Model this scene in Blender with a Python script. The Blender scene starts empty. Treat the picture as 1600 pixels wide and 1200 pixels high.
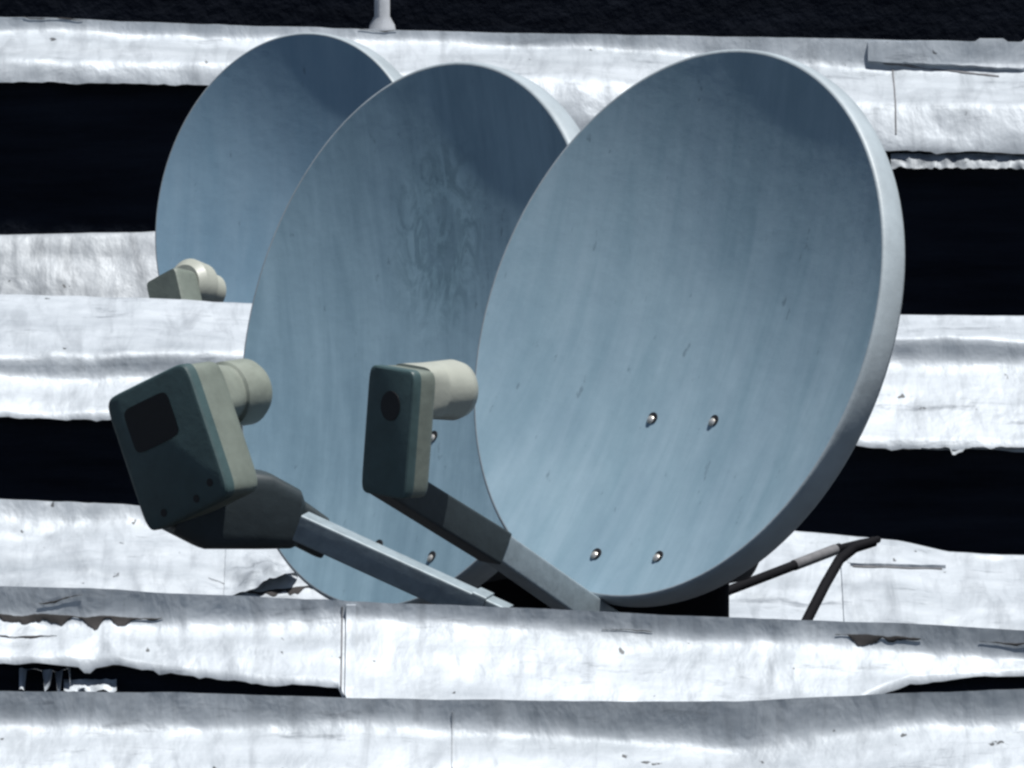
import bpy, bmesh, math, random
from mathutils import Vector, Matrix, noise
R = math.radians
scene = bpy.context.scene
col = scene.collection

# ------------------------------------------------------------------ camera
CAM_H, PITCH, FPX = 4.55, R(10), 19340.0          # focal length in pixels of a 1600 px wide frame
cd = bpy.data.cameras.new('camera'); cam = bpy.data.objects.new('camera', cd); col.objects.link(cam)
cd.sensor_width = 36.0; cd.lens = FPX/1600*36.0; cd.clip_start = 0.5; cd.clip_end = 2000
cam.location = (0, 0, CAM_H); cam.rotation_euler = (R(90)-PITCH, 0, 0)
scene.camera = cam
scene.render.resolution_x, scene.render.resolution_y = 1024, 768

# ------------------------------------------------------------------ light
SUN = Vector((0.25, -0.08, 0.965)).normalized()   # towards the sun
w = bpy.data.worlds.new('World'); scene.world = w; w.use_nodes = True
nt = w.node_tree; nt.nodes.clear()
sky = nt.nodes.new('ShaderNodeTexSky'); sky.sky_type = 'NISHITA'; sky.sun_disc = False
sky.sun_elevation = math.asin(SUN.z); sky.sun_rotation = math.atan2(SUN.x, SUN.y)
bg = nt.nodes.new('ShaderNodeBackground'); bg.inputs['Strength'].default_value = 0.05
wo = nt.nodes.new('ShaderNodeOutputWorld')
nt.links.new(sky.outputs[0], bg.inputs[0]); nt.links.new(bg.outputs[0], wo.inputs[0])
sd = bpy.data.lights.new('sun', 'SUN'); sd.energy = 5.0; sd.angle = R(0.5); sd.color = (1.0, 0.98, 0.945)
so = bpy.data.objects.new('sun', sd); col.objects.link(so)
so.rotation_euler = SUN.to_track_quat('Z', 'Y').to_euler()
scene.cycles.filter_width = 2.6
scene.view_settings.view_transform = 'Standard'; scene.view_settings.look = 'None'
scene.view_settings.exposure = 0.37; scene.view_settings.gamma = 1.0

# ------------------------------------------------------------------ measuring help
fwd = Vector((0, math.cos(PITCH), -math.sin(PITCH))); upv = Vector((0, math.sin(PITCH), math.cos(PITCH)))
def at(x, y, Y):
    """point seen at photo pixel (x, y) at distance Y in front of the camera's foot"""
    d = fwd + Vector((1, 0, 0))*((x-800)/FPX) + upv*((600-y)/FPX)
    return Vector((0, 0, CAM_H)) + d*(Y/d.y)
def smooth(t): t = max(0, min(1, t)); return t*t*(3-2*t)
def fbm(v, o=4):
    s, a = 0.0, 1.0
    for i in range(o):
        s += a*noise.noise(v); v = v*2.03+Vector((7.1, 3.3, 1.7)); a *= 0.5
    return s

# ------------------------------------------------------------------ materials
def new_mat(name):
    m = bpy.data.materials.new(name); m.use_nodes = True
    t = m.node_tree; b = t.nodes['Principled BSDF']
    return m, t, b
def N(t, typ, **k):
    n = t.nodes.new(typ)
    for a, v in k.items(): setattr(n, a, v)
    return n
def coords(t, scale, rot=(0, 0, 0)):
    tc = N(t, 'ShaderNodeTexCoord'); mp = N(t, 'ShaderNodeMapping')
    mp.inputs['Scale'].default_value = scale; mp.inputs['Rotation'].default_value = rot
    t.links.new(tc.outputs['Object'], mp.inputs[0]); return mp.outputs[0]
def nz(t, vec, scale=1.0, detail=5.0, rough=0.55, dist=0.0):
    n = N(t, 'ShaderNodeTexNoise'); n.inputs['Scale'].default_value = scale
    n.inputs['Detail'].default_value = detail; n.inputs['Roughness'].default_value = rough
    n.inputs['Distortion'].default_value = dist
    t.links.new(vec, n.inputs['Vector']); return n.outputs['Fac']
def ramp(t, fac, stops):
    r = N(t, 'ShaderNodeValToRGB'); e = r.color_ramp.elements
    while len(e) < len(stops): e.new(0.5)
    for k, (p, c) in enumerate(stops):
        e[k].position = p
        c = c if hasattr(c, '__len__') else (c, c, c)
        e[k].color = (c[0], c[1], c[2], 1)
    t.links.new(fac, r.inputs[0]); return r.outputs[0]
def mix(t, a, b, fac, mode='MIX'):
    m = N(t, 'ShaderNodeMix', data_type='RGBA', blend_type=mode)
    for s, v in ((0, fac), (6, a), (7, b)):
        if hasattr(v, 'is_linked') or hasattr(v, 'links'): t.links.new(v, m.inputs[s])
        elif s == 0: m.inputs[0].default_value = v
        else: m.inputs[s].default_value = (*v, 1)
    return m.outputs[2]
def bump(t, b, h, strength, dist):
    n = N(t, 'ShaderNodeBump'); n.inputs['Strength'].default_value = strength; n.inputs['Distance'].default_value = dist
    t.links.new(h, n.inputs['Height']); t.links.new(n.outputs[0], b.inputs['Normal'])

def foil_mat(name, lo, hi, dirt):
    m, t, b = new_mat(name)
    base = ramp(t, nz(t, coords(t, (2.2, 9, 9)), 1.0, 7, 0.6), [(0.3, lo), (0.62, hi)])
    streak = ramp(t, nz(t, coords(t, (26, 5, 5)), 1.0, 6, 0.62, 0.6), [(0.30, (0.30, 0.31, 0.33)), (0.52, (1, 1, 1))])
    c = mix(t, base, streak, dirt, 'MULTIPLY')
    scuff = ramp(t, nz(t, coords(t, (5, 22, 30)), 1.0, 8, 0.7), [(0.30, (0.35, 0.36, 0.38)), (0.42, (1, 1, 1))])
    c = mix(t, c, scuff, 0.75, 'MULTIPLY')
    spk = ramp(t, nz(t, coords(t, (38, 30, 30)), 1.0, 3, 0.5), [(0.255, (0.06, 0.055, 0.05)), (0.285, (1, 1, 1))])
    c = mix(t, c, spk, 0.85, 'MULTIPLY')
    t.links.new(c, b.inputs['Base Color'])
    b.inputs['Metallic'].default_value = 0.15; b.inputs['Roughness'].default_value = 0.55; b.inputs['Specular IOR Level'].default_value = 0.3
    h1 = nz(t, coords(t, (13, 9, 9)), 1.0, 4, 0.5, 0.2)
    bump(t, b, h1, 0.42, 0.022)
    return m
M_FOIL = foil_mat('aluminium_foil_membrane', (0.285, 0.315, 0.345), (0.435, 0.47, 0.505), 0.38)
M_FOIL_G = foil_mat('weathered_foil_membrane', (0.22, 0.24, 0.26), (0.35, 0.375, 0.40), 0.7)
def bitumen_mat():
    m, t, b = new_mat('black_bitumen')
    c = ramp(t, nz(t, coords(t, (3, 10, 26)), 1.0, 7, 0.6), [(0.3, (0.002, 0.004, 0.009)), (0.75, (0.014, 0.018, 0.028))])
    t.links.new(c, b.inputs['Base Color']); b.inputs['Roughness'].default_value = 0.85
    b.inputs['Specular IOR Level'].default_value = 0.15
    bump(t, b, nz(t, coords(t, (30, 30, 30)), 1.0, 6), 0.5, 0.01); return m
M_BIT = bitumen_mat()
def rust_mat():
    m, t, b = new_mat('cut_membrane_edge')
    c = ramp(t, nz(t, coords(t, (40, 30, 30)), 1.0, 5), [(0.35, (0.015, 0.012, 0.010)), (0.7, (0.10, 0.075, 0.045))])
    t.links.new(c, b.inputs['Base Color']); b.inputs['Roughness'].default_value = 0.9; return m
M_EDGE = rust_mat()
def dish_mat(name, base, stain, smudge=None):
    m, t, b = new_mat(name)
    st = ramp(t, nz(t, coords(t, (16, 2.2, 3)), 1.0, 7, 0.65, 0.4), [(0.28, stain), (0.62, (1, 1, 1))])
    c = mix(t, base, st, 0.75, 'MULTIPLY')
    bl = ramp(t, nz(t, coords(t, (4, 3, 4)), 1.0, 6, 0.6), [(0.3, (0.72, 0.76, 0.80)), (0.65, (1, 1, 1))])
    c = mix(t, c, bl, 0.8, 'MULTIPLY')
    sp = ramp(t, nz(t, coords(t, (46, 20, 30)), 1.0, 4, 0.6), [(0.27, (0.45, 0.47, 0.48)), (0.33, (1, 1, 1))])
    c = mix(t, c, sp, 0.6, 'MULTIPLY')
    if smudge:                                   # scoured, half worn-off round sticker
        tc = N(t, 'ShaderNodeTexCoord'); d = N(t, 'ShaderNodeVectorMath', operation='DISTANCE')
        mp = N(t, 'ShaderNodeMapping'); mp.inputs['Scale'].default_value = (1, 0.72, 0)
        t.links.new(tc.outputs['Object'], mp.inputs[0]); t.links.new(mp.outputs[0], d.inputs[0])
        d.inputs[1].default_value = (smudge[0], smudge[1]*0.72, 0)
        sn = nz(t, coords(t, (26, 12, 26)), 1.0, 6, 0.7, 1.5)
        ma = N(t, 'ShaderNodeMath', operation='MULTIPLY_ADD'); ma.inputs[1].default_value = 0.09; 
        t.links.new(sn, ma.inputs[0]); t.links.new(d.outputs['Value'], ma.inputs[2])
        msk = ramp(t, ma.outputs[0], [(0.05, 0.75), (0.075, 0.25), (0.10, 0.8), (0.15, 0.35), (0.19, 0.0)])
        scr = ramp(t, sn, [(0.42, (0.62, 0.68, 0.68)), (0.58, (1.25, 1.25, 1.2))])
        c2 = mix(t, c, scr, 1.0, 'MULTIPLY')
        c = mix(t, c, c2, msk)
    t.links.new(c, b.inputs['Base Color']); b.inputs['Roughness'].default_value = 0.5
    b.inputs['Specular IOR Level'].default_value = 0.35
    bump(t, b, nz(t, coords(t, (20, 20, 20)), 1.0, 5), 0.08, 0.01)
    return m
M_DISH1 = dish_mat('grey_painted_steel', (0.290, 0.400, 0.470), (0.64, 0.74, 0.76))
M_DISH2 = dish_mat('stained_painted_steel', (0.270, 0.395, 0.475), (0.56, 0.63, 0.66), (0.02, 0.19))
M_DISH3 = dish_mat('bluish_painted_steel', (0.250, 0.370, 0.465), (0.70, 0.8, 0.84))
def plain(name, c, rough, var=0.25, metal=0.0, scale=30):
    m, t, b = new_mat(name)
    cc = ramp(t, nz(t, coords(t, (scale, scale, scale)), 1.0, 6, 0.65), [(0.3, [k*(1-var) for k in c]), (0.7, c)])
    t.links.new(cc, b.inputs['Base Color']); b.inputs['Roughness'].default_value = rough
    b.inputs['Metallic'].default_value = metal
    bump(t, b, nz(t, coords(t, (60, 60, 60)), 1.0, 4), 0.12, 0.005); return m
M_CREAM = plain('weathered_cream_plastic', (0.22, 0.245, 0.21), 0.5)
M_BODY = plain('dirty_beige_plastic', (0.155, 0.18, 0.155), 0.5)
M_SHADE_BACK = plain('shade_toned_plastic', (0.045, 0.082, 0.085), 0.5)  # dark tone holds the shade on the LNB faces
M_WHITE = plain('white_plastic', (0.34, 0.355, 0.31), 0.45, 0.12)
M_DARKP = plain('dark_grey_plastic', (0.03, 0.042, 0.048), 0.5)
M_BLACK = plain('black_recess', (0.008, 0.008, 0.010), 0.6)
M_ARM = plain('galvanised_arm', (0.29, 0.35, 0.385), 0.45, 0.35, 0.15)
M_STEEL = plain('dull_dark_steel', (0.02, 0.026, 0.035), 0.7, 0.4, 0.2)
M_BOLT = plain('bright_bolt_steel', (0.75, 0.72, 0.66), 0.3, 0.2, 0.7)
M_MATT = plain('matt_black', (0.009, 0.009, 0.011), 0.8)
M_MATT.node_tree.nodes['Principled BSDF'].inputs['Specular IOR Level'].default_value = 0.08
M_RIM = plain('pale_rim_paint', (0.335, 0.385, 0.415), 0.5, 0.25, 0, 12)
M_DECK = plain('dark_roof_felt', (0.035, 0.036, 0.040), 0.9, 0.6, 0, 6)
M_TEAR = plain('torn_bitumen', (0.035, 0.032, 0.032), 0.9, 0.7)
M_SEAM = plain('dirty_seam', (0.16, 0.16, 0.17), 0.8, 0.5)
M_POST = plain('grey_painted_post', (0.42, 0.44, 0.47), 0.6)

# ------------------------------------------------------------------ object help
def empty(name, loc, label, cat, group=None):
    o = bpy.data.objects.new(name, None); o.empty_display_size = 0.1; col.objects.link(o)
    o.location = loc; o['label'] = label; o['category'] = cat
    if group: o['group'] = group
    return o
class MB:
    def __init__(s): s.v = []; s.f = []
    def add(s, vs, fs):
        k = len(s.v); s.v += [Vector(v) for v in vs]; s.f += [tuple(i+k for i in f) for f in fs]
    def grid(s, rows, closed=False):
        n = len(rows[0]); vs = [p for r in rows for p in r]; fs = []
        for i in range(len(rows)-1):
            for j in range(n if closed else n-1):
                j2 = (j+1) % n
                fs.append((i*n+j, i*n+j2, (i+1)*n+j2, (i+1)*n+j))
        s.add(vs, fs)
    def loft(s, rings):                          # closed rings, capped
        n = len(rings[0]); k = len(s.v); s.grid(rings, True)
        m = k+n*(len(rings)-1)
        s.f.append(tuple(reversed(range(k, k+n)))); s.f.append(tuple(range(m, m+n)))
    def build(s, name, mat, parent=None, mtx=None, angle=35, bevel=0, seg=2, subsurf=0):
        me = bpy.data.meshes.new(name)
        vs = s.v
        if mtx is not None: vs = [mtx @ v for v in vs]
        base = parent_world(parent)
        inv = base.inverted()
        me.from_pydata([tuple(inv @ v) for v in vs], [], s.f); me.update()
        bm = bmesh.new(); bm.from_mesh(me); bmesh.ops.recalc_face_normals(bm, faces=bm.faces); bm.to_mesh(me); bm.free()
        for p in me.polygons: p.use_smooth = True
        if not bevel: me.set_sharp_from_angle(angle=R(angle))
        o = bpy.data.objects.new(name, me); col.objects.link(o); me.materials.append(mat)
        if parent: o.parent = parent
        if bevel:
            b = o.modifiers.new('bevel', 'BEVEL'); b.width = bevel; b.segments = seg; b.limit_method = 'ANGLE'; b.angle_limit = R(30)
            b.harden_normals = False
        if subsurf:
            b = o.modifiers.new('sub', 'SUBSURF'); b.levels = b.render_levels = subsurf
        return o
def parent_world(p):
    if p is None: return Matrix.Identity(4)
    m = p.matrix_basis.copy() if p.parent is None else parent_world(p.parent) @ p.matrix_basis
    return m
def frame(o, x, y, z):
    m = Matrix((x, y, z)).transposed().to_4x4(); m.translation = o; return m
def ring(c, a, b, ra, rb, n=24, pw=2.0):
    out = []
    for k in range(n):
        t = 2*math.pi*k/n; cs, sn = math.cos(t), math.sin(t)
        out.append(c + a*(ra*math.copysign(abs(cs)**(2/pw), cs)) + b*(rb*math.copysign(abs(sn)**(2/pw), sn)))
    return out
def tube(mb, pts, r, n=10):
    rings = []
    for i, p in enumerate(pts):
        d = (pts[min(i+1, len(pts)-1)]-pts[max(i-1, 0)]).normalized()
        a = d.cross(Vector((0.1, 0.2, 1))).normalized(); b = d.cross(a)
        rings.append(ring(p, a, b, r, r, n))
    mb.loft(rings)
def beam(mb, p, q, side, w0, h0, w1=None, h1=None, pw=14.0, n=32):
    d = (q-p).normalized(); a = d.cross(Vector((0, 0, 1))).normalized(); b = a.cross(d)
    mb.loft([ring(p, a, b, w0, h0, n, pw), ring(q, a, b, w1 or w0, h1 or h0, n, pw)])

# ------------------------------------------------------------------ ground: the roof deck under everything
mb = MB(); mb.add([(-60, -30, 0), (60, -30, 0), (60, 90, 0), (-60, 90, 0)], [(0, 1, 2, 3)])
deck = mb.build('roof_deck', M_DECK); deck['kind'] = 'structure'

# ------------------------------------------------------------------ foil covered parapets
def lerp_keys(keys, x):
    if x <= keys[0][0]: return list(keys[0][1])
    for (xa, a), (xb, b) in zip(keys, keys[1:]):
        if x <= xb:
            t = (x-xa)/(xb-xa) if xb > xa else 1
            return [p+(q-p)*t for p, q in zip(a, b)]
    return list(keys[-1][1])
def parapet(label, Y, keys, tilts, x0=-1000, x1=2600, amp=1.0, rag=0.7, seed=0, step=9, wall_h=None, wall_label=None, mat=None, wall=True, lip=0.010):
    base = at((max(x0, 0)+min(x1, 1600))/2, keys[0][1][0], Y); base.z = 0
    root = empty('parapet_wall', base, label, 'parapet', 'foil covered roof parapets')
    S = FPX/Y; rows = []; lipline = []
    n = int((x1-x0)/step)
    for i in range(n+1):
        x = x0+(x1-x0)*i/n
        ys = lerp_keys(keys, x)
        p = at(x, ys[0], Y); prof = [p.copy()]
        for k, tl in enumerate(tilts):
            dy = max(ys[k+1]-ys[k], 0.5)
            L = dy/(S*math.sin(R(tl)+PITCH))
            prof.append(prof[-1]+Vector((0, -math.cos(R(tl))*L, -math.sin(R(tl))*L)))
        # resample densely and round the corners
        dense = []; 
        for k in range(len(prof)-1):
            m = max(4, int((prof[k+1]-prof[k]).length/0.010))
            m = MSEG[(seed, k)] if (seed, k) in MSEG else MSEG.setdefault((seed, k), m)
            dense += [prof[k].lerp(prof[k+1], j/m) for j in range(m)]
        dense.append(prof[-1])
        for it in range(3):
            dense = [dense[0]]+[(dense[j-1]+dense[j]*2+dense[j+1])/4 for j in range(1, len(dense)-1)]+[dense[-1]]
        out = []
        for j, q in enumerate(dense):
            e = smooth(j/6.0)
            v = Vector((q.x*1.0, q.y*1.0, q.z))+Vector((seed*13.7, seed*5.1, 0))
            d = 0.009*fbm(Vector((v.x*2.0, v.y*6, v.z*6)), 3)
            d += 0.0055*fbm(Vector((v.x*15+v.y*3, v.y*3, v.z*3+4)), 3)*smooth(0.25+1.6*noise.noise(Vector((v.x*1.1, v.y*2, seed*3.0))))
            d += 0.0042*fbm(Vector((v.x*11, v.y*14, v.z*14)), 3)
            d += 0.0011*fbm(Vector((v.x*45, v.y*45, v.z*45)), 2)
            out.append(q+Vector((0, -0.5, 0.85))*(d*amp*(0.35+0.65*e)))
        # ragged front lip
        last = out[-1]
        r = fbm(Vector((last.x*9, seed*3.3, 1.0)), 4)*0.008*rag + max(0, fbm(Vector((last.x*34, seed, 4.0)), 3)-0.25)*0.018*rag
        lp = last+Vector((0, -0.003, -lip-r)); out.append(lp)
        lipline.append(lp)
        bk = [out[0]+Vector((0, 0.040, 0)), out[0]+Vector((0, 0.032, -0.08)), out[0]+Vector((0, 0.020, -0.014))]
        bk[0].z = min(0.02, bk[1].z-0.02)
        rows.append(bk+out)
    SURF[root.name] = (x0, x1, rows)
    mb = MB(); mb.grid(rows); mb.build('foil_membrane', mat or M_FOIL, root, angle=70)
    mb = MB(); mb.grid([[p+Vector((0, 0.0006, -0.0004)), p+Vector((0, 0.010, -0.002 - 0.004*abs(fbm(Vector((p.x*20, seed, 9)), 2)))), p+Vector((0, 0.035, 0.006))] for p in lipline])
    mb.build('cut_edge', M_EDGE, root, angle=70)
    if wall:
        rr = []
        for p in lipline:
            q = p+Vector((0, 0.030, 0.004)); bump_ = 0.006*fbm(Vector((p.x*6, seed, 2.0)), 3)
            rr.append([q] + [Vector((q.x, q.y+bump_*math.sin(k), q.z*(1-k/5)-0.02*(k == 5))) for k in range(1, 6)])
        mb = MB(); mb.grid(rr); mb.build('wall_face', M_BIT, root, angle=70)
    return root
MSEG = {}; SURF = {}

# nearest first.  Each key: photo column, then the rows where the profile bends
R0 = parapet('silver foil parapet nearest the camera, cut off by the bottom of the picture', 18.50,
    [(-300, [1078, 1128, 1205, 1330]), (300, [1082, 1138, 1205, 1330]), (540, [1090, 1128, 1210, 1330]), (900, [1096, 1150, 1215, 1330]),
     (1150, [1096, 1170, 1225, 1330]), (1390, [1084, 1140, 1215, 1330]), (1700, [1072, 1125, 1205, 1330])],
    [85, 24, 44], seed=1)
R1 = parapet('silver foil parapet with a vertical seam, in front of the satellite dishes', 19.00,
    [(-300, [910, 962, 1032]), (0, [917, 968, 1026]), (180, [922, 972, 1027]), (300, [928, 972, 1045]), (420, [934, 972, 1060]), (532, [938, 972, 1068]), (545, [940, 974, 1104]),
     (940, [956, 990, 1108]), (1140, [964, 1004, 1108]), (1320, [972, 1018, 1100]), (1420, [976, 1022, 1056]), (1600, [986, 1030, 1048]), (1800, [992, 1034, 1048])],
    [85, 28], seed=2)
R2L = parapet('crumpled white foil parapet behind the low LNB at the left', 21.85,
    [(-300, [776, 812, 1010]), (0, [779, 815, 1010]), (230, [792, 820, 1010]), (460, [802, 830, 1010]), (700, [812, 838, 1010])],
    [64, 16], x1=690, seed=3, amp=1.5)
R2R = parapet('white foil parapet with a square patch, right of the front dish', 21.85,
    [(800, [812, 830, 990]), (1220, [828, 842, 1000]), (1400, [846, 858, 1012]), (1480, [862, 872, 1016]), (1700, [872, 882, 1022])],
    [30, 14], x0=690, seed=4, amp=1.2)
R3 = parapet('double rolled white foil parapet running behind the two nearer dishes', 22.55,
    [(-300, [455, 545, 582, 642]), (0, [459, 556, 588, 645]), (170, [464, 556, 590, 648]), (380, [474, 552, 588, 655]), (800, [480, 548, 580, 668]), (1390, [490, 530, 570, 640, 690][0:2]+[572, 690]), (1700, [494, 538, 578, 698])],
    [12, 84, 26], seed=5)
R4 = parapet('grey weathered foil upstand left of the farthest dish', 24.1,
    [(-300, [368, 372, 520]), (0, [366, 372, 520]), (240, [361, 368, 520]), (700, [360, 368, 520])],
    [20, 50], x1=700, seed=6, mat=M_FOIL_G)
R5 = parapet('long white foil parapet at the top, behind all three dishes', 24.95,
    [(-300, [24, 46, 96, 125]), (0, [25, 48, 98, 126]), (300, [36, 58, 102, 130]), (560, [46, 70, 112, 150]), (900, [52, 76, 130, 200]), (1390, [62, 112, 165, 232]), (1700, [66, 116, 170, 238])],
    [76, 10, 62], seed=7)
R6 = empty('back_wall', at(800, 40, 26.1)*1.0, 'dark shaded wall along the top edge of the picture', 'wall')
rr = []
for i in range(140):
    x = -1.6+3.6*i/139*1.3-0.5
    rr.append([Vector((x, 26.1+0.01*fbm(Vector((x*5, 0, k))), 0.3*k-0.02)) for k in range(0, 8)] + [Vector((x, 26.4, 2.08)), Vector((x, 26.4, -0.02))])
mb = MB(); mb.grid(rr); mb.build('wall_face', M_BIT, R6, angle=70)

# ------------------------------------------------------------------ satellite dishes
def axes(phi, el, roll=0):
    n = Vector((-math.sin(phi)*math.cos(el), -math.cos(phi)*math.cos(el), math.sin(el)))
    u = Vector((math.cos(phi), -math.sin(phi), 0)); v = n.cross(u)
    if v.z < 0: v = -v
    return u*math.cos(roll)+v*math.sin(roll), v*math.cos(roll)-u*math.sin(roll), n
def reflector(root, C, u, v, n, b, mat, depth, bolts=(), flange=0.056, lean=0.0):
    a = 0.93*b; NR, NT = 26, 144
    o = bpy.data.objects.new('tmp', None)
    rings = []; t_ = 0.004
    def el(r, z, wob=0.0):
        return [Vector((a*r*math.cos(2*math.pi*k/NT), b*r*math.sin(2*math.pi*k/NT), z + wob*math.sin(3*2*math.pi*k/NT+1))) for k in range(NT)]
    face = [el(max(r/NR, 0.001), -depth*(1-(r/NR)**2)) for r in range(NR+1)]
    lip = [el(1.004, 0.0003), el(1.009, -0.0006), el(1.014, -0.0035), el(1.018, -0.011)]
    side = [el(1.020, -flange*0.5), el(1.016, -flange*0.85), el(1.008, -flange), el(0.985, -flange-0.004)]
    back = [el(r, -depth*(1-r*r)-flange*0.95) for r in (0.93, 0.8, 0.6, 0.4, 0.2, 0.001)]
    mb = MB(); mb.grid(face, True); mb.grid([side[-1]]+back, True)
    M = frame(C, u, v, n)
    # the reflector keeps dish axes as its own axes so stains run along the dish
    me = bpy.data.meshes.new('reflector'); me.from_pydata([tuple(p) for p in mb.v], [], mb.f); me.update()
    bm = bmesh.new(); bm.from_mesh(me); bmesh.ops.recalc_face_normals(bm, faces=bm.faces); bm.to_mesh(me); bm.free()
    for p in me.polygons: p.use_smooth = True
    me.set_sharp_from_angle(angle=R(50)); me.materials.append(mat)
    o = bpy.data.objects.new('reflector', me); col.objects.link(o); o.parent = root
    o.matrix_basis = parent_world(root).inverted() @ M
    rm = MB(); rm.grid([face[-1]]+lip+side, True); rm.build('rim', M_RIM, o, mtx=M, angle=50)
    for (bu, bv, s) in bolts:
        r2 = (bu/a)**2+(bv/b)**2; z = -depth*(1-r2)
        nn = Vector((-2*depth*bu/a**2, -2*depth*bv/b**2, 1)).normalized()
        bm_ = MB(); p = Vector((bu, bv, z)); X = nn.orthogonal().normalized(); Y_ = nn.cross(X)
        bm_.loft([ring(p+nn*(-0.002), X, Y_, 0.0085*s, 0.0085*s, 16), ring(p+nn*0.002, X, Y_, 0.0082*s, 0.0082*s, 16), ring(p+nn*0.0045, X, Y_, 0.005*s, 0.005*s, 16), ring(p+nn*0.005, X, Y_, 0.001, 0.001, 16)])
        bo = bm_.build('bolt', M_BOLT, o, mtx=M, angle=40)
        d_ = MB(); p2 = p+Vector((0.003, 0.004, 0))
        d_.loft([ring(p2+nn*(-0.003), X, Y_, 0.011*s, 0.012*s, 16), ring(p2+nn*0.0012, X, Y_, 0.0105*s, 0.0115*s, 16)])
        d_.build('bolt_washer', M_BLACK, o, mtx=M, angle=40)
    return o, M
def mount(root, C, u, v, n, b, base_z, flange, pole_u=0.0, plate=(0.12, 0.16), pole_back=0.22):
    M = frame(C, u, v, n); mb = MB()
    zc = -flange-0.115; cv = -0.48*b
    mb.loft([ring(Vector((0, cv, zc+0.03)), Vector((1, 0, 0)), Vector((0, 1, 0)), plate[0], plate[1], 32, 6),
             ring(Vector((0, cv, zc-0.03)), Vector((1, 0, 0)), Vector((0, 1, 0)), plate[0]*0.95, plate[1]*0.95, 32, 6),
             ring(Vector((0, cv-0.02, zc-0.10)), Vector((1, 0, 0)), Vector((0, 1, 0)), plate[0]*0.6, plate[1]*0.7, 32, 6)])
    mb.build('mount_bracket', M_STEEL, root, mtx=M, angle=40)
    p = M @ Vector((pole_u, cv, -flange-pole_back-0.065))
    mb = MB(); tube(mb, [Vector((p.x, p.y, p.z+0.10)), Vector((p.x, p.y, base_z))], 0.026, 20)
    mb.build('pole', M_STEEL, root, angle=40)
    q = M @ Vector((pole_u, cv, -flange-0.125))
    mb = MB(); beam(mb, q, p, u, 0.045, 0.05); mb.build('pole_clamp', M_STEEL, root, angle=40)
    bp = MB(); bp.loft([ring(Vector((p.x, p.y, base_z)), Vector((1, 0, 0)), Vector((0, 1, 0)), 0.11, 0.11, 32, 8), ring(Vector((p.x, p.y, base_z+0.012)), Vector((1, 0, 0)), Vector((0, 1, 0)), 0.11, 0.11, 32, 8)])
    bp.build('base_plate', M_STEEL, root, angle=40)
def mount_box(root, x0, x1, y0, y1, Y, d):
    a, c = at(x0, y0, Y), at(x1, y1, Y); mb = MB()
    X, Yv = Vector((1, 0, 0)), Vector((0, 1, 0)); mid = (a+c)/2
    mb.loft([ring(Vector((mid.x, Y+d/2, z)), X, Yv, abs(c.x-a.x)/2*k, d/2*k, 32, 8) for z, k in ((c.z, 1), (a.z-0.012, 1), (a.z, 0.92))])
    mb.build('mount_box', M_MATT, root, angle=40)  # matt black puts the shade on this steel mount into its colour
def dish_root(C, label):
    return empty('satellite_dish', Vector((C.x, C.y+0.2, 0.0)), label, 'satellite dish', 'satellite dishes on the roof')

# ---- front dish
C1 = at(1056, 504, 20.0); u1, v1, n1 = axes(0.796, 0.408)
D1 = dish_root(C1, 'largest satellite dish, nearest and furthest right, with four bolts showing')
B1 = 449/967.0
def uv_of(px, py, C, u, v, n):
    d0 = at(px, py, C.y)-Vector((0, 0, CAM_H)); o = Vector((0, 0, CAM_H))
    t = (C-o).dot(n)/d0.dot(n); p = o+d0*t-C
    return p.dot(u), p.dot(v)
DEP = 0.073
def bolt_uv(C, u, v, n, pix, b, dep=0.073):
    out = []
    for px, py in pix:
        bu, bv = uv_of(px, py, C, u, v, n)
        for _ in range(4):
            z = -dep*(1-(bu/(0.93*b))**2-(bv/b)**2)
            bu, bv = uv_of(px, py, C+n*z, u, v, n)
        out.append((bu, bv, 0.85))
    return out
rf1, M1 = reflector(D1, C1, u1, v1, n1, B1, M_DISH1, DEP, bolt_uv(C1, u1, v1, n1, [(1017, 656), (1113, 660), (929, 868), (1026, 872)], B1))
mount(D1, C1, u1, v1, n1, B1, 0.0, 0.055, pole_u=-0.16, plate=(0.13, 0.17))
mount_box(D1, 930, 1140, 895, 1060, 20.10, 0.16)
# ---- middle dish, rolled about its own axis
C2 = at(647, 522.3, 21.02); u2, v2, n2 = axes(0.897, 0.342, R(24))
D2 = dish_root(C2, 'stained middle satellite dish, rolled sideways, with a worn round smudge')
B2 = 443/(FPX/21.02)
rf2, M2 = reflector(D2, C2, u2, v2, n2, B2, M_DISH2, 0.056, bolt_uv(C2, u2, v2, n2, [(676, 685), (673, 873), (594, 660), (590, 855)], B2, 0.056))
mount(D2, C2, u2, v2, n2, B2, 0.0, 0.055, plate=(0.14, 0.17))
mount_box(D2, 690, 905, 878, 1060, 21.12, 0.12)
# ---- far dish
C3 = at(449, 331, 23.35); u3, v3, n3 = axes(0.681, 0.30, R(8))
D3 = dish_root(C3, 'smallest satellite dish, farthest back at the left, half hidden by the parapet')
B3 = 285.4/(FPX/23.35)
rf3, M3 = reflector(D3, C3, u3, v3, n3, B3, M_DISH3, 0.042)
mount(D3, C3, u3, v3, n3, B3, 0.0, 0.055)

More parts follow.
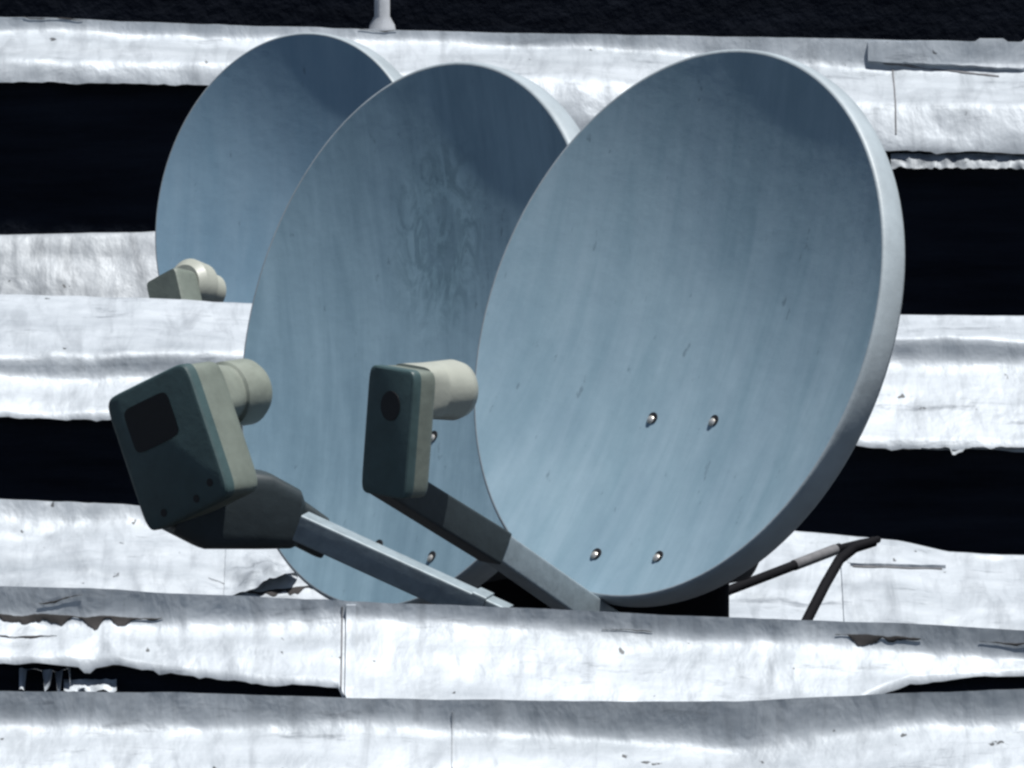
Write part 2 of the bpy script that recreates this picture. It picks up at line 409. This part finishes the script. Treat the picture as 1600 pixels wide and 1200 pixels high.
# ------------------------------------------------------------------ feed arms and LNBs
def lnb_axes(phi, el, roll):
    u, v, n = axes(phi, el, roll)
    return u, v, n                               # width, height, towards the back of the LNB (away from the dish)
def box(mb, M, x, y, z, taper=1.0, pw=11.0, n=56):
    X, Y_ = Vector((1, 0, 0)), Vector((0, 1, 0)); cx, cy = (x[0]+x[1])/2, (y[0]+y[1])/2; hx, hy = (x[1]-x[0])/2, (y[1]-y[0])/2
    rr = []
    e = min(hx, hy)*0.075; dz = z[1]-z[0]
    for f, sh in ((0, e), (0.08, e*0.3), (0.2, 0), (0.8, 0), (0.92, e*0.3), (1, e)):
        s = 1+(taper-1)*f
        rr.append(ring(Vector((cx, cy, z[0]+dz*f)), X, Y_, (hx-sh)*s, (hy-sh)*s, n, pw))
    mb.loft(rr)

# front dish: upright LNB (photo 565-750, 550-780)
P = at(622, 672, 19.45); lu, lv, ln = lnb_axes(R(44), R(6), 0.0); ML = frame(P, lu, lv, ln)
mb = MB(); box(mb, ML, (-0.050, 0.050), (-0.105, 0.100), (-0.030, 0.022)); L2 = mb.build('lnb', M_BODY, D1, mtx=ML, angle=30)
mb = MB(); box(mb, ML, (-0.051, 0.051), (-0.106, 0.101), (0.004, 0.025)); mb.build('shade_toned_cover', M_SHADE_BACK, L2, mtx=ML, angle=30)  # added plate, coloured dark so the face looks shaded
mb = MB(); Z = Vector((0, 0, 1))
mb.loft([ring(Vector((0, 0.062, zz)), Vector((1, 0, 0)), Vector((0, 1, 0)), ra, rb, 36, pw) for zz, ra, rb, pw in
         ((-0.024, 0.046, 0.042, 5), (-0.062, 0.045, 0.044, 3.4), (-0.070, 0.046, 0.046, 2.2), (-0.116, 0.049, 0.049, 2), (-0.132, 0.045, 0.045, 2), (-0.140, 0.034, 0.034, 2), (-0.143, 0.010, 0.010, 2))])
mb.build('feed_horn', M_WHITE, L2, mtx=ML, angle=40)
mb = MB(); mb.loft([ring(Vector((0.004, 0.040, 0.018)), Vector((1, 0, 0)), Vector((0, 1, 0)), 0.021, 0.024, 28), ring(Vector((0.004, 0.040, 0.0265)), Vector((1, 0, 0)), Vector((0, 1, 0)), 0.021, 0.024, 28)])
mb.build('cable_socket', M_BLACK, L2, mtx=ML, angle=40)
# arm
A = at(960, 985, 19.93); Bm = at(770, 852, 19.66); B0 = at(596, 745, 19.47)
mb = MB(); beam(mb, A, Bm, Vector((1, -0.9, 0)), 0.022, 0.024); arm = mb.build('feed_arm', M_ARM, D1, angle=40)
mb = MB(); beam(mb, Bm+(A-Bm)*0.02, B0, Vector((1, -0.9, 0)), 0.025, 0.028); mb.build('arm_sleeve', M_DARKP, arm, angle=40)

# middle dish: big skewed LNB (photo 172-425, 548-865)
P = at(282, 698, 20.66); lu, lv, ln = lnb_axes(R(40), R(2), R(26)); ML = frame(P, lu, lv, ln)
mb = MB(); box(mb, ML, (-0.100, 0.100), (-0.118, 0.122), (-0.058, 0.034)); L1 = mb.build('lnb', M_BODY, D2, mtx=ML, angle=30)
mb = MB(); box(mb, ML, (-0.1015, 0.1015), (-0.1195, 0.1235), (0.008, 0.037)); mb.build('shade_toned_cover', M_SHADE_BACK, L1, mtx=ML, angle=30)  # plate darkened for the shade on this face; its edge reads as a seam
mb = MB()
XY = (Vector((1, 0, 0)), Vector((0, 1, 0)))
hc = Vector((0.034, 0.070, 0))
mb.loft([ring(hc+Vector((0, 0, zz)), *XY, ra, rb, 36, pw) for zz, ra, rb, pw in
         ((-0.050, 0.060, 0.050, 4), (-0.090, 0.054, 0.049, 3), (-0.108, 0.052, 0.050, 2.2), (-0.112, 0.057, 0.057, 2), (-0.166, 0.057, 0.057, 2), (-0.178, 0.050, 0.050, 2), (-0.181, 0.030, 0.030, 2))])
mb.build('feed_horn', M_CREAM, L1, mtx=ML, angle=40)
mb = MB(); mb.loft([ring(Vector((-0.012, 0.052, 0.028)), Vector((1, 0, 0)), Vector((0, 1, 0)), 0.054, 0.040, 32, 7), ring(Vector((-0.012, 0.052, 0.0385)), Vector((1, 0, 0)), Vector((0, 1, 0)), 0.054, 0.040, 32, 7)])
mb.build('label_window', M_BLACK, L1, mtx=ML, angle=40)
for hx, hy in ((0.070, -0.085), (0.030, -0.100), (-0.050, -0.098)):
    mb = MB(); mb.loft([ring(Vector((hx, hy, zz)), Vector((1, 0, 0)), Vector((0, 1, 0)), 0.007, 0.007, 14) for zz in (0.030, 0.0378)]); mb.build('screw_hole', M_BLACK, L1, mtx=ML, angle=40)
A = at(790, 968, 20.54); B0 = at(470, 822, 20.66); 
side = Vector((1, -0.8, 0))
mb = MB(); beam(mb, A, B0, side, 0.020, 0.024); arm = mb.build('feed_arm', M_ARM, D2, angle=40)
mb = MB(); beam(mb, A.lerp(B0, 0.10), A.lerp(B0, 0.165), side, 0.023, 0.028); mb.build('end_cap', M_ARM, arm, angle=40)
K0 = at(452, 815, 20.75); K1 = at(330, 800, 20.68); K2 = at(285, 770, 20.68)
d = (K1-K0).normalized(); a_ = d.cross(Vector((0, 0, 1))).normalized(); b_ = a_.cross(d)
mb = MB(); mb.loft([ring(at(500, 838, 20.77), a_, b_, 0.027, 0.036, 28, 5), ring(at(462, 815, 20.76), a_, b_, 0.028, 0.040, 28, 5), ring(at(452, 808, 20.75), a_, b_, 0.036, 0.052, 28, 5),
                    ring(at(405, 796, 20.73), a_, b_, 0.040, 0.066, 28, 5), ring(at(320, 790, 20.70), a_, b_, 0.045, 0.072, 28, 5), ring(at(268, 785, 20.69), a_, b_, 0.035, 0.050, 28, 5)])
mb.build('arm_holder', M_DARKP, arm, angle=35)

# far dish: small white LNB peeking over the parapet
P = at(284, 450, 22.90); lu, lv, ln = lnb_axes(R(42), R(16), R(30)); ML = frame(P, lu, lv, ln)
mb = MB(); box(mb, ML, (-0.040, 0.040), (-0.085, 0.020), (-0.005, 0.056)); L3 = mb.build('lnb', M_BODY, D3, mtx=ML, angle=30)
mb = MB()
mb.loft([ring(Vector((0, 0.006, -0.006)), Vector((1, 0, 0)), Vector((0, 1, 0)), 0.040, 0.040, 32), ring(Vector((0, 0.010, -0.02)), Vector((1, 0, 0)), Vector((0, 1, 0)), 0.050, 0.050, 32), ring(Vector((0, 0.010, -0.055)), Vector((1, 0, 0)), Vector((0, 1, 0)), 0.046, 0.046, 32), ring(Vector((0, 0.006, -0.06)), Vector((1, 0, 0)), Vector((0, 1, 0)), 0.036, 0.036, 32), ring(Vector((0, 0.006, -0.09)), Vector((1, 0, 0)), Vector((0, 1, 0)), 0.034, 0.034, 32)])
mb.build('feed_horn', M_WHITE, L3, mtx=ML, angle=40)
mb = MB(); beam(mb, C3-v3*B3*1.0-n3*0.03, P-lv*0.07, u3, 0.018, 0.022); mb.build('feed_arm', M_ARM, D3, angle=40)

# ------------------------------------------------------------------ stay rod and black strand right of the front dish
p0 = at(1080, 945, 20.45); p1 = at(1312, 856, 20.75)
mb = MB(); tube(mb, [p0, p0.lerp(p1, 0.5), p1], 0.0085, 12)
tube(mb, [p1, at(1345, 848, 20.8), at(1372, 843, 20.85)], 0.006, 10)
rod = mb.build('stay_rod', M_MATT, None, angle=40); rod['label'] = 'thin dark stay rod with a grey sleeve, right of the front dish'; rod['category'] = 'rod'
mb = MB(); tube(mb, [p0.lerp(p1, 0.69), p0.lerp(p1, 0.8), p0.lerp(p1, 0.97)], 0.0095, 14); mb.build('sleeve', M_SEAM, rod, angle=40)
pts = [at(1366, 846, 20.7), at(1335, 856, 20.68), at(1312, 874, 20.66), at(1290, 912, 20.6), at(1268, 955, 20.55), at(1245, 1000, 20.5)]
mb = MB(); tube(mb, pts, 0.009, 12)  # near-black bent tube running down from the rod tip
cb = mb.build('strand', M_MATT, None, angle=40); cb['label'] = 'thick black strand dropping from the tip of the stay rod over the white foil'; cb['category'] = 'strand'

# ------------------------------------------------------------------ post on the top parapet
b0 = at(597, 42, 25.02)
po = empty('roof_post', b0, 'short pale post with a flared foot on the top parapet', 'post')
mb = MB(); X, Yv = Vector((1, 0, 0)), Vector((0, 1, 0))
mb.loft([ring(b0+Vector((0, 0, -0.03)), X, Yv, 0.032, 0.032, 20), ring(b0+Vector((0, 0, 0.004)), X, Yv, 0.026, 0.026, 20), ring(b0+Vector((0, 0, 0.022)), X, Yv, 0.016, 0.016, 20), ring(b0+Vector((0, 0, 0.6)), X, Yv, 0.015, 0.015, 20)])
mb.build('shaft', M_POST, po, angle=50)

# ------------------------------------------------------------------ wear on the foil: seams, patches, tears, scraps
def topx(p):
    d = p-Vector((0, 0, CAM_H)); k = d.dot(fwd); return 600-FPX*d.dot(upv)/k
def on(root, x, y, off=0.0):
    x0, x1, rows = SURF[root.name]; f = (x-x0)/(x1-x0)*(len(rows)-1); i = max(0, min(len(rows)-2, int(f))); t = f-i
    pr = [a.lerp(b, t) for a, b in zip(rows[i][3:-1], rows[i+1][3:-1])]
    ys = [topx(p) for p in pr]
    for k in range(len(pr)-1):
        if ys[k] <= y <= ys[k+1]:
            q = pr[k].lerp(pr[k+1], (y-ys[k])/max(1e-6, ys[k+1]-ys[k])); e = (pr[k+1]-pr[k]).normalized(); break
    else:
        if y > ys[-1]: q = pr[-1]; e = (pr[-1]-pr[-4]).normalized()
        else: q = pr[0]; e = Vector((0, -0.8, -0.6))
    nn = Vector((1, 0, 0)).cross(e).normalized()
    if nn.z < 0: nn = -nn
    return q+nn*off
def patch(root, name, top, bot, x0, x1, off, mat, nx=40, ny=10, seed=0, wob=2.0):
    rows = []
    for i in range(nx+1):
        t = i/nx; x = x0+(x1-x0)*t; a, b = top(t), bot(t)
        a += wob*fbm(Vector((x*0.03, seed, 1)), 3); b += wob*fbm(Vector((x*0.03, seed, 5)), 3)
        r = [on(root, x, a+(b-a)*j/ny, off) for j in range(ny+1)]
        rows.append([on(root, x, a-0.5, -0.003)]+r+[on(root, x, b+0.5, -0.003)])
    m = MB(); m.grid([[q.copy() for q in rows[0]]]+rows)
    for k in range(len(rows[0])): m.v[k] = on(root, x0-0.5, top(0)+(bot(0)-top(0))*max(0, min(1, (k-1)/ny)), -0.003)
    return m.build(name, mat, root, angle=50)
def tear(root, x0, x1, y0, y1, h, seed):
    n = int((x1-x0)/2); rows = []
    for i in range(n+1):
        t = i/n; x = x0+(x1-x0)*t; y = y0+(y1-y0)*t+4*fbm(Vector((x*0.02, seed, 0)), 4)
        w_ = h*(math.sin(math.pi*min(1, t+0.02*(1-t)))**0.7)*max(0.08, 0.55+0.9*fbm(Vector((x*0.03, seed, 3)), 4))
        rows.append([on(root, x, y+w_*k/4, 0.0022 if 0 < k < 4 else 0.0012) for k in range(5)])
    m = MB(); m.grid(rows); return m.build('tear', M_TEAR, root, angle=60)
# lap seam on the front parapet
patch(R1, 'seam_strip', lambda t: 945, lambda t: 1100, 541, 556, 0.006, M_FOIL, 6, 14, 1, 0)
patch(R1, 'seam_gap', lambda t: 948, lambda t: 1096, 533.5, 535.8, 0.002, M_SEAM, 2, 24, 2, 0)
patch(R0, 'seam_gap', lambda t: 1112, lambda t: 1200, 706, 707.5, 0.002, M_FOIL_G, 2, 20, 3, 0)
tear(R1, -40, 255, 958, 966, 20, 1); tear(R1, 60, 130, 942, 930, 5, 2); tear(R1, -30, 90, 994, 996, 3, 3)
tear(R1, 1305, 1440, 990, 996, 18, 4); tear(R1, 1530, 1680, 1003, 1006, 5, 5); tear(R1, 940, 1020, 984, 986, 3, 6)
# square patch and lap line on the white parapet at the right
patch(R2R, 'patch', lambda t: 850+16*t, lambda t: 884+4*t, 1322, 1476, 0.006, M_FOIL, 24, 8, 5, 1)
patch(R2R, 'seam_gap', lambda t: 885+4*t, lambda t: 886.3+4*t, 1330, 1470, 0.002, M_SEAM, 24, 3, 6, 1)
patch(R2R, 'seam_strip', lambda t: 880, lambda t: 985, 1312, 1326, 0.005, M_FOIL, 6, 14, 7, 0)
# loose lap on the top parapet
patch(R5, 'patch', lambda t: 66-2*t, lambda t: 96+22*t, 1356, 1720, 0.010, M_FOIL, 50, 10, 8, 2)
patch(R5, 'seam_gap', lambda t: 98+21*t, lambda t: 100+21*t, 1380, 1560, 0.002, M_SEAM, 30, 3, 9, 2)
patch(R5, 'seam_gap', lambda t: 108, lambda t: 210, 1394, 1396, 0.002, M_SEAM, 2, 20, 10, 0)
tear(R5, 560, 620, 46, 50, 4, 7); tear(R5, 20, 130, 26, 30, 3, 8)
# torn foil strip hanging under the top parapet, right
def hang(root, x0, x1, yt, yb, Y, seed, mat, rough=6, gap=0.0):
    m = MB(); n = int((x1-x0)/4); rows = []
    for i in range(n+1):
        x = x0+(x1-x0)*i/n; a = yt+rough*0.5*fbm(Vector((x*0.05, seed, 0)), 4); b = yb+rough*fbm(Vector((x*0.06, seed, 4)), 5)
        if fbm(Vector((x*0.045, seed, 8)), 3) < gap: b = a+1.5
        rows.append([at(x, a+(b-a)*j/4, Y-0.022*j/4+0.006*fbm(Vector((x*0.06, j*0.7, seed)), 3)) for j in range(5)])
    m.grid(rows); k = len(m.v)
    m.grid([[p+Vector((0, 0.004, 0)) for p in r] for r in rows])
    return m.build('torn_strip', mat, root, angle=60)
yR5 = SURF[R5.name][2][277][-1].y
hang(R5, 1392, 1760, 240, 263, yR5+0.012, 1, M_FOIL_G, 5, -0.9)
yR3 = SURF[R3.name][2][282][-1].y
hang(R3, 1440, 1640, 698, 708, yR3+0.012, 2, M_FOIL_G, 7, 0.15)
yR1 = SURF[R1.name][2][121][-1].y
hang(R1, 30, 110, 1046, 1078, yR1+0.02, 3, M_FOIL, 12, 0.0)
hang(R1, 100, 182, 1062, 1080, yR1+0.015, 4, M_FOIL, 6, -0.4)
# torn flap curling up from the crumpled parapet
m = MB(); rows = []
for i in range(25):
    t = i/24; r = []
    for j in range(13):
        q = j/12; x = 355+(468-355)*t
        ya = 858+ (905-858)*max(0, (t-0.35)/0.65)**1.4; yb = 934-10*t-16*max(0, t-0.5)
        y = ya+(yb-ya)*q
        off = 0.003+0.030*smooth(t*1.2)*smooth(q*1.3)+0.012*fbm(Vector((t*4, q*4, 3)), 3)*smooth(t*3)
        r.append(on(R2L, x, y, off))
    rows.append(r)
m.grid(rows); m.build('torn_flap', M_FOIL, R2L, angle=60)
tear(R2L, 392, 520, 926, 912, 16, 21)
tear(R2L, 330, 400, 905, 925, 3, 22)
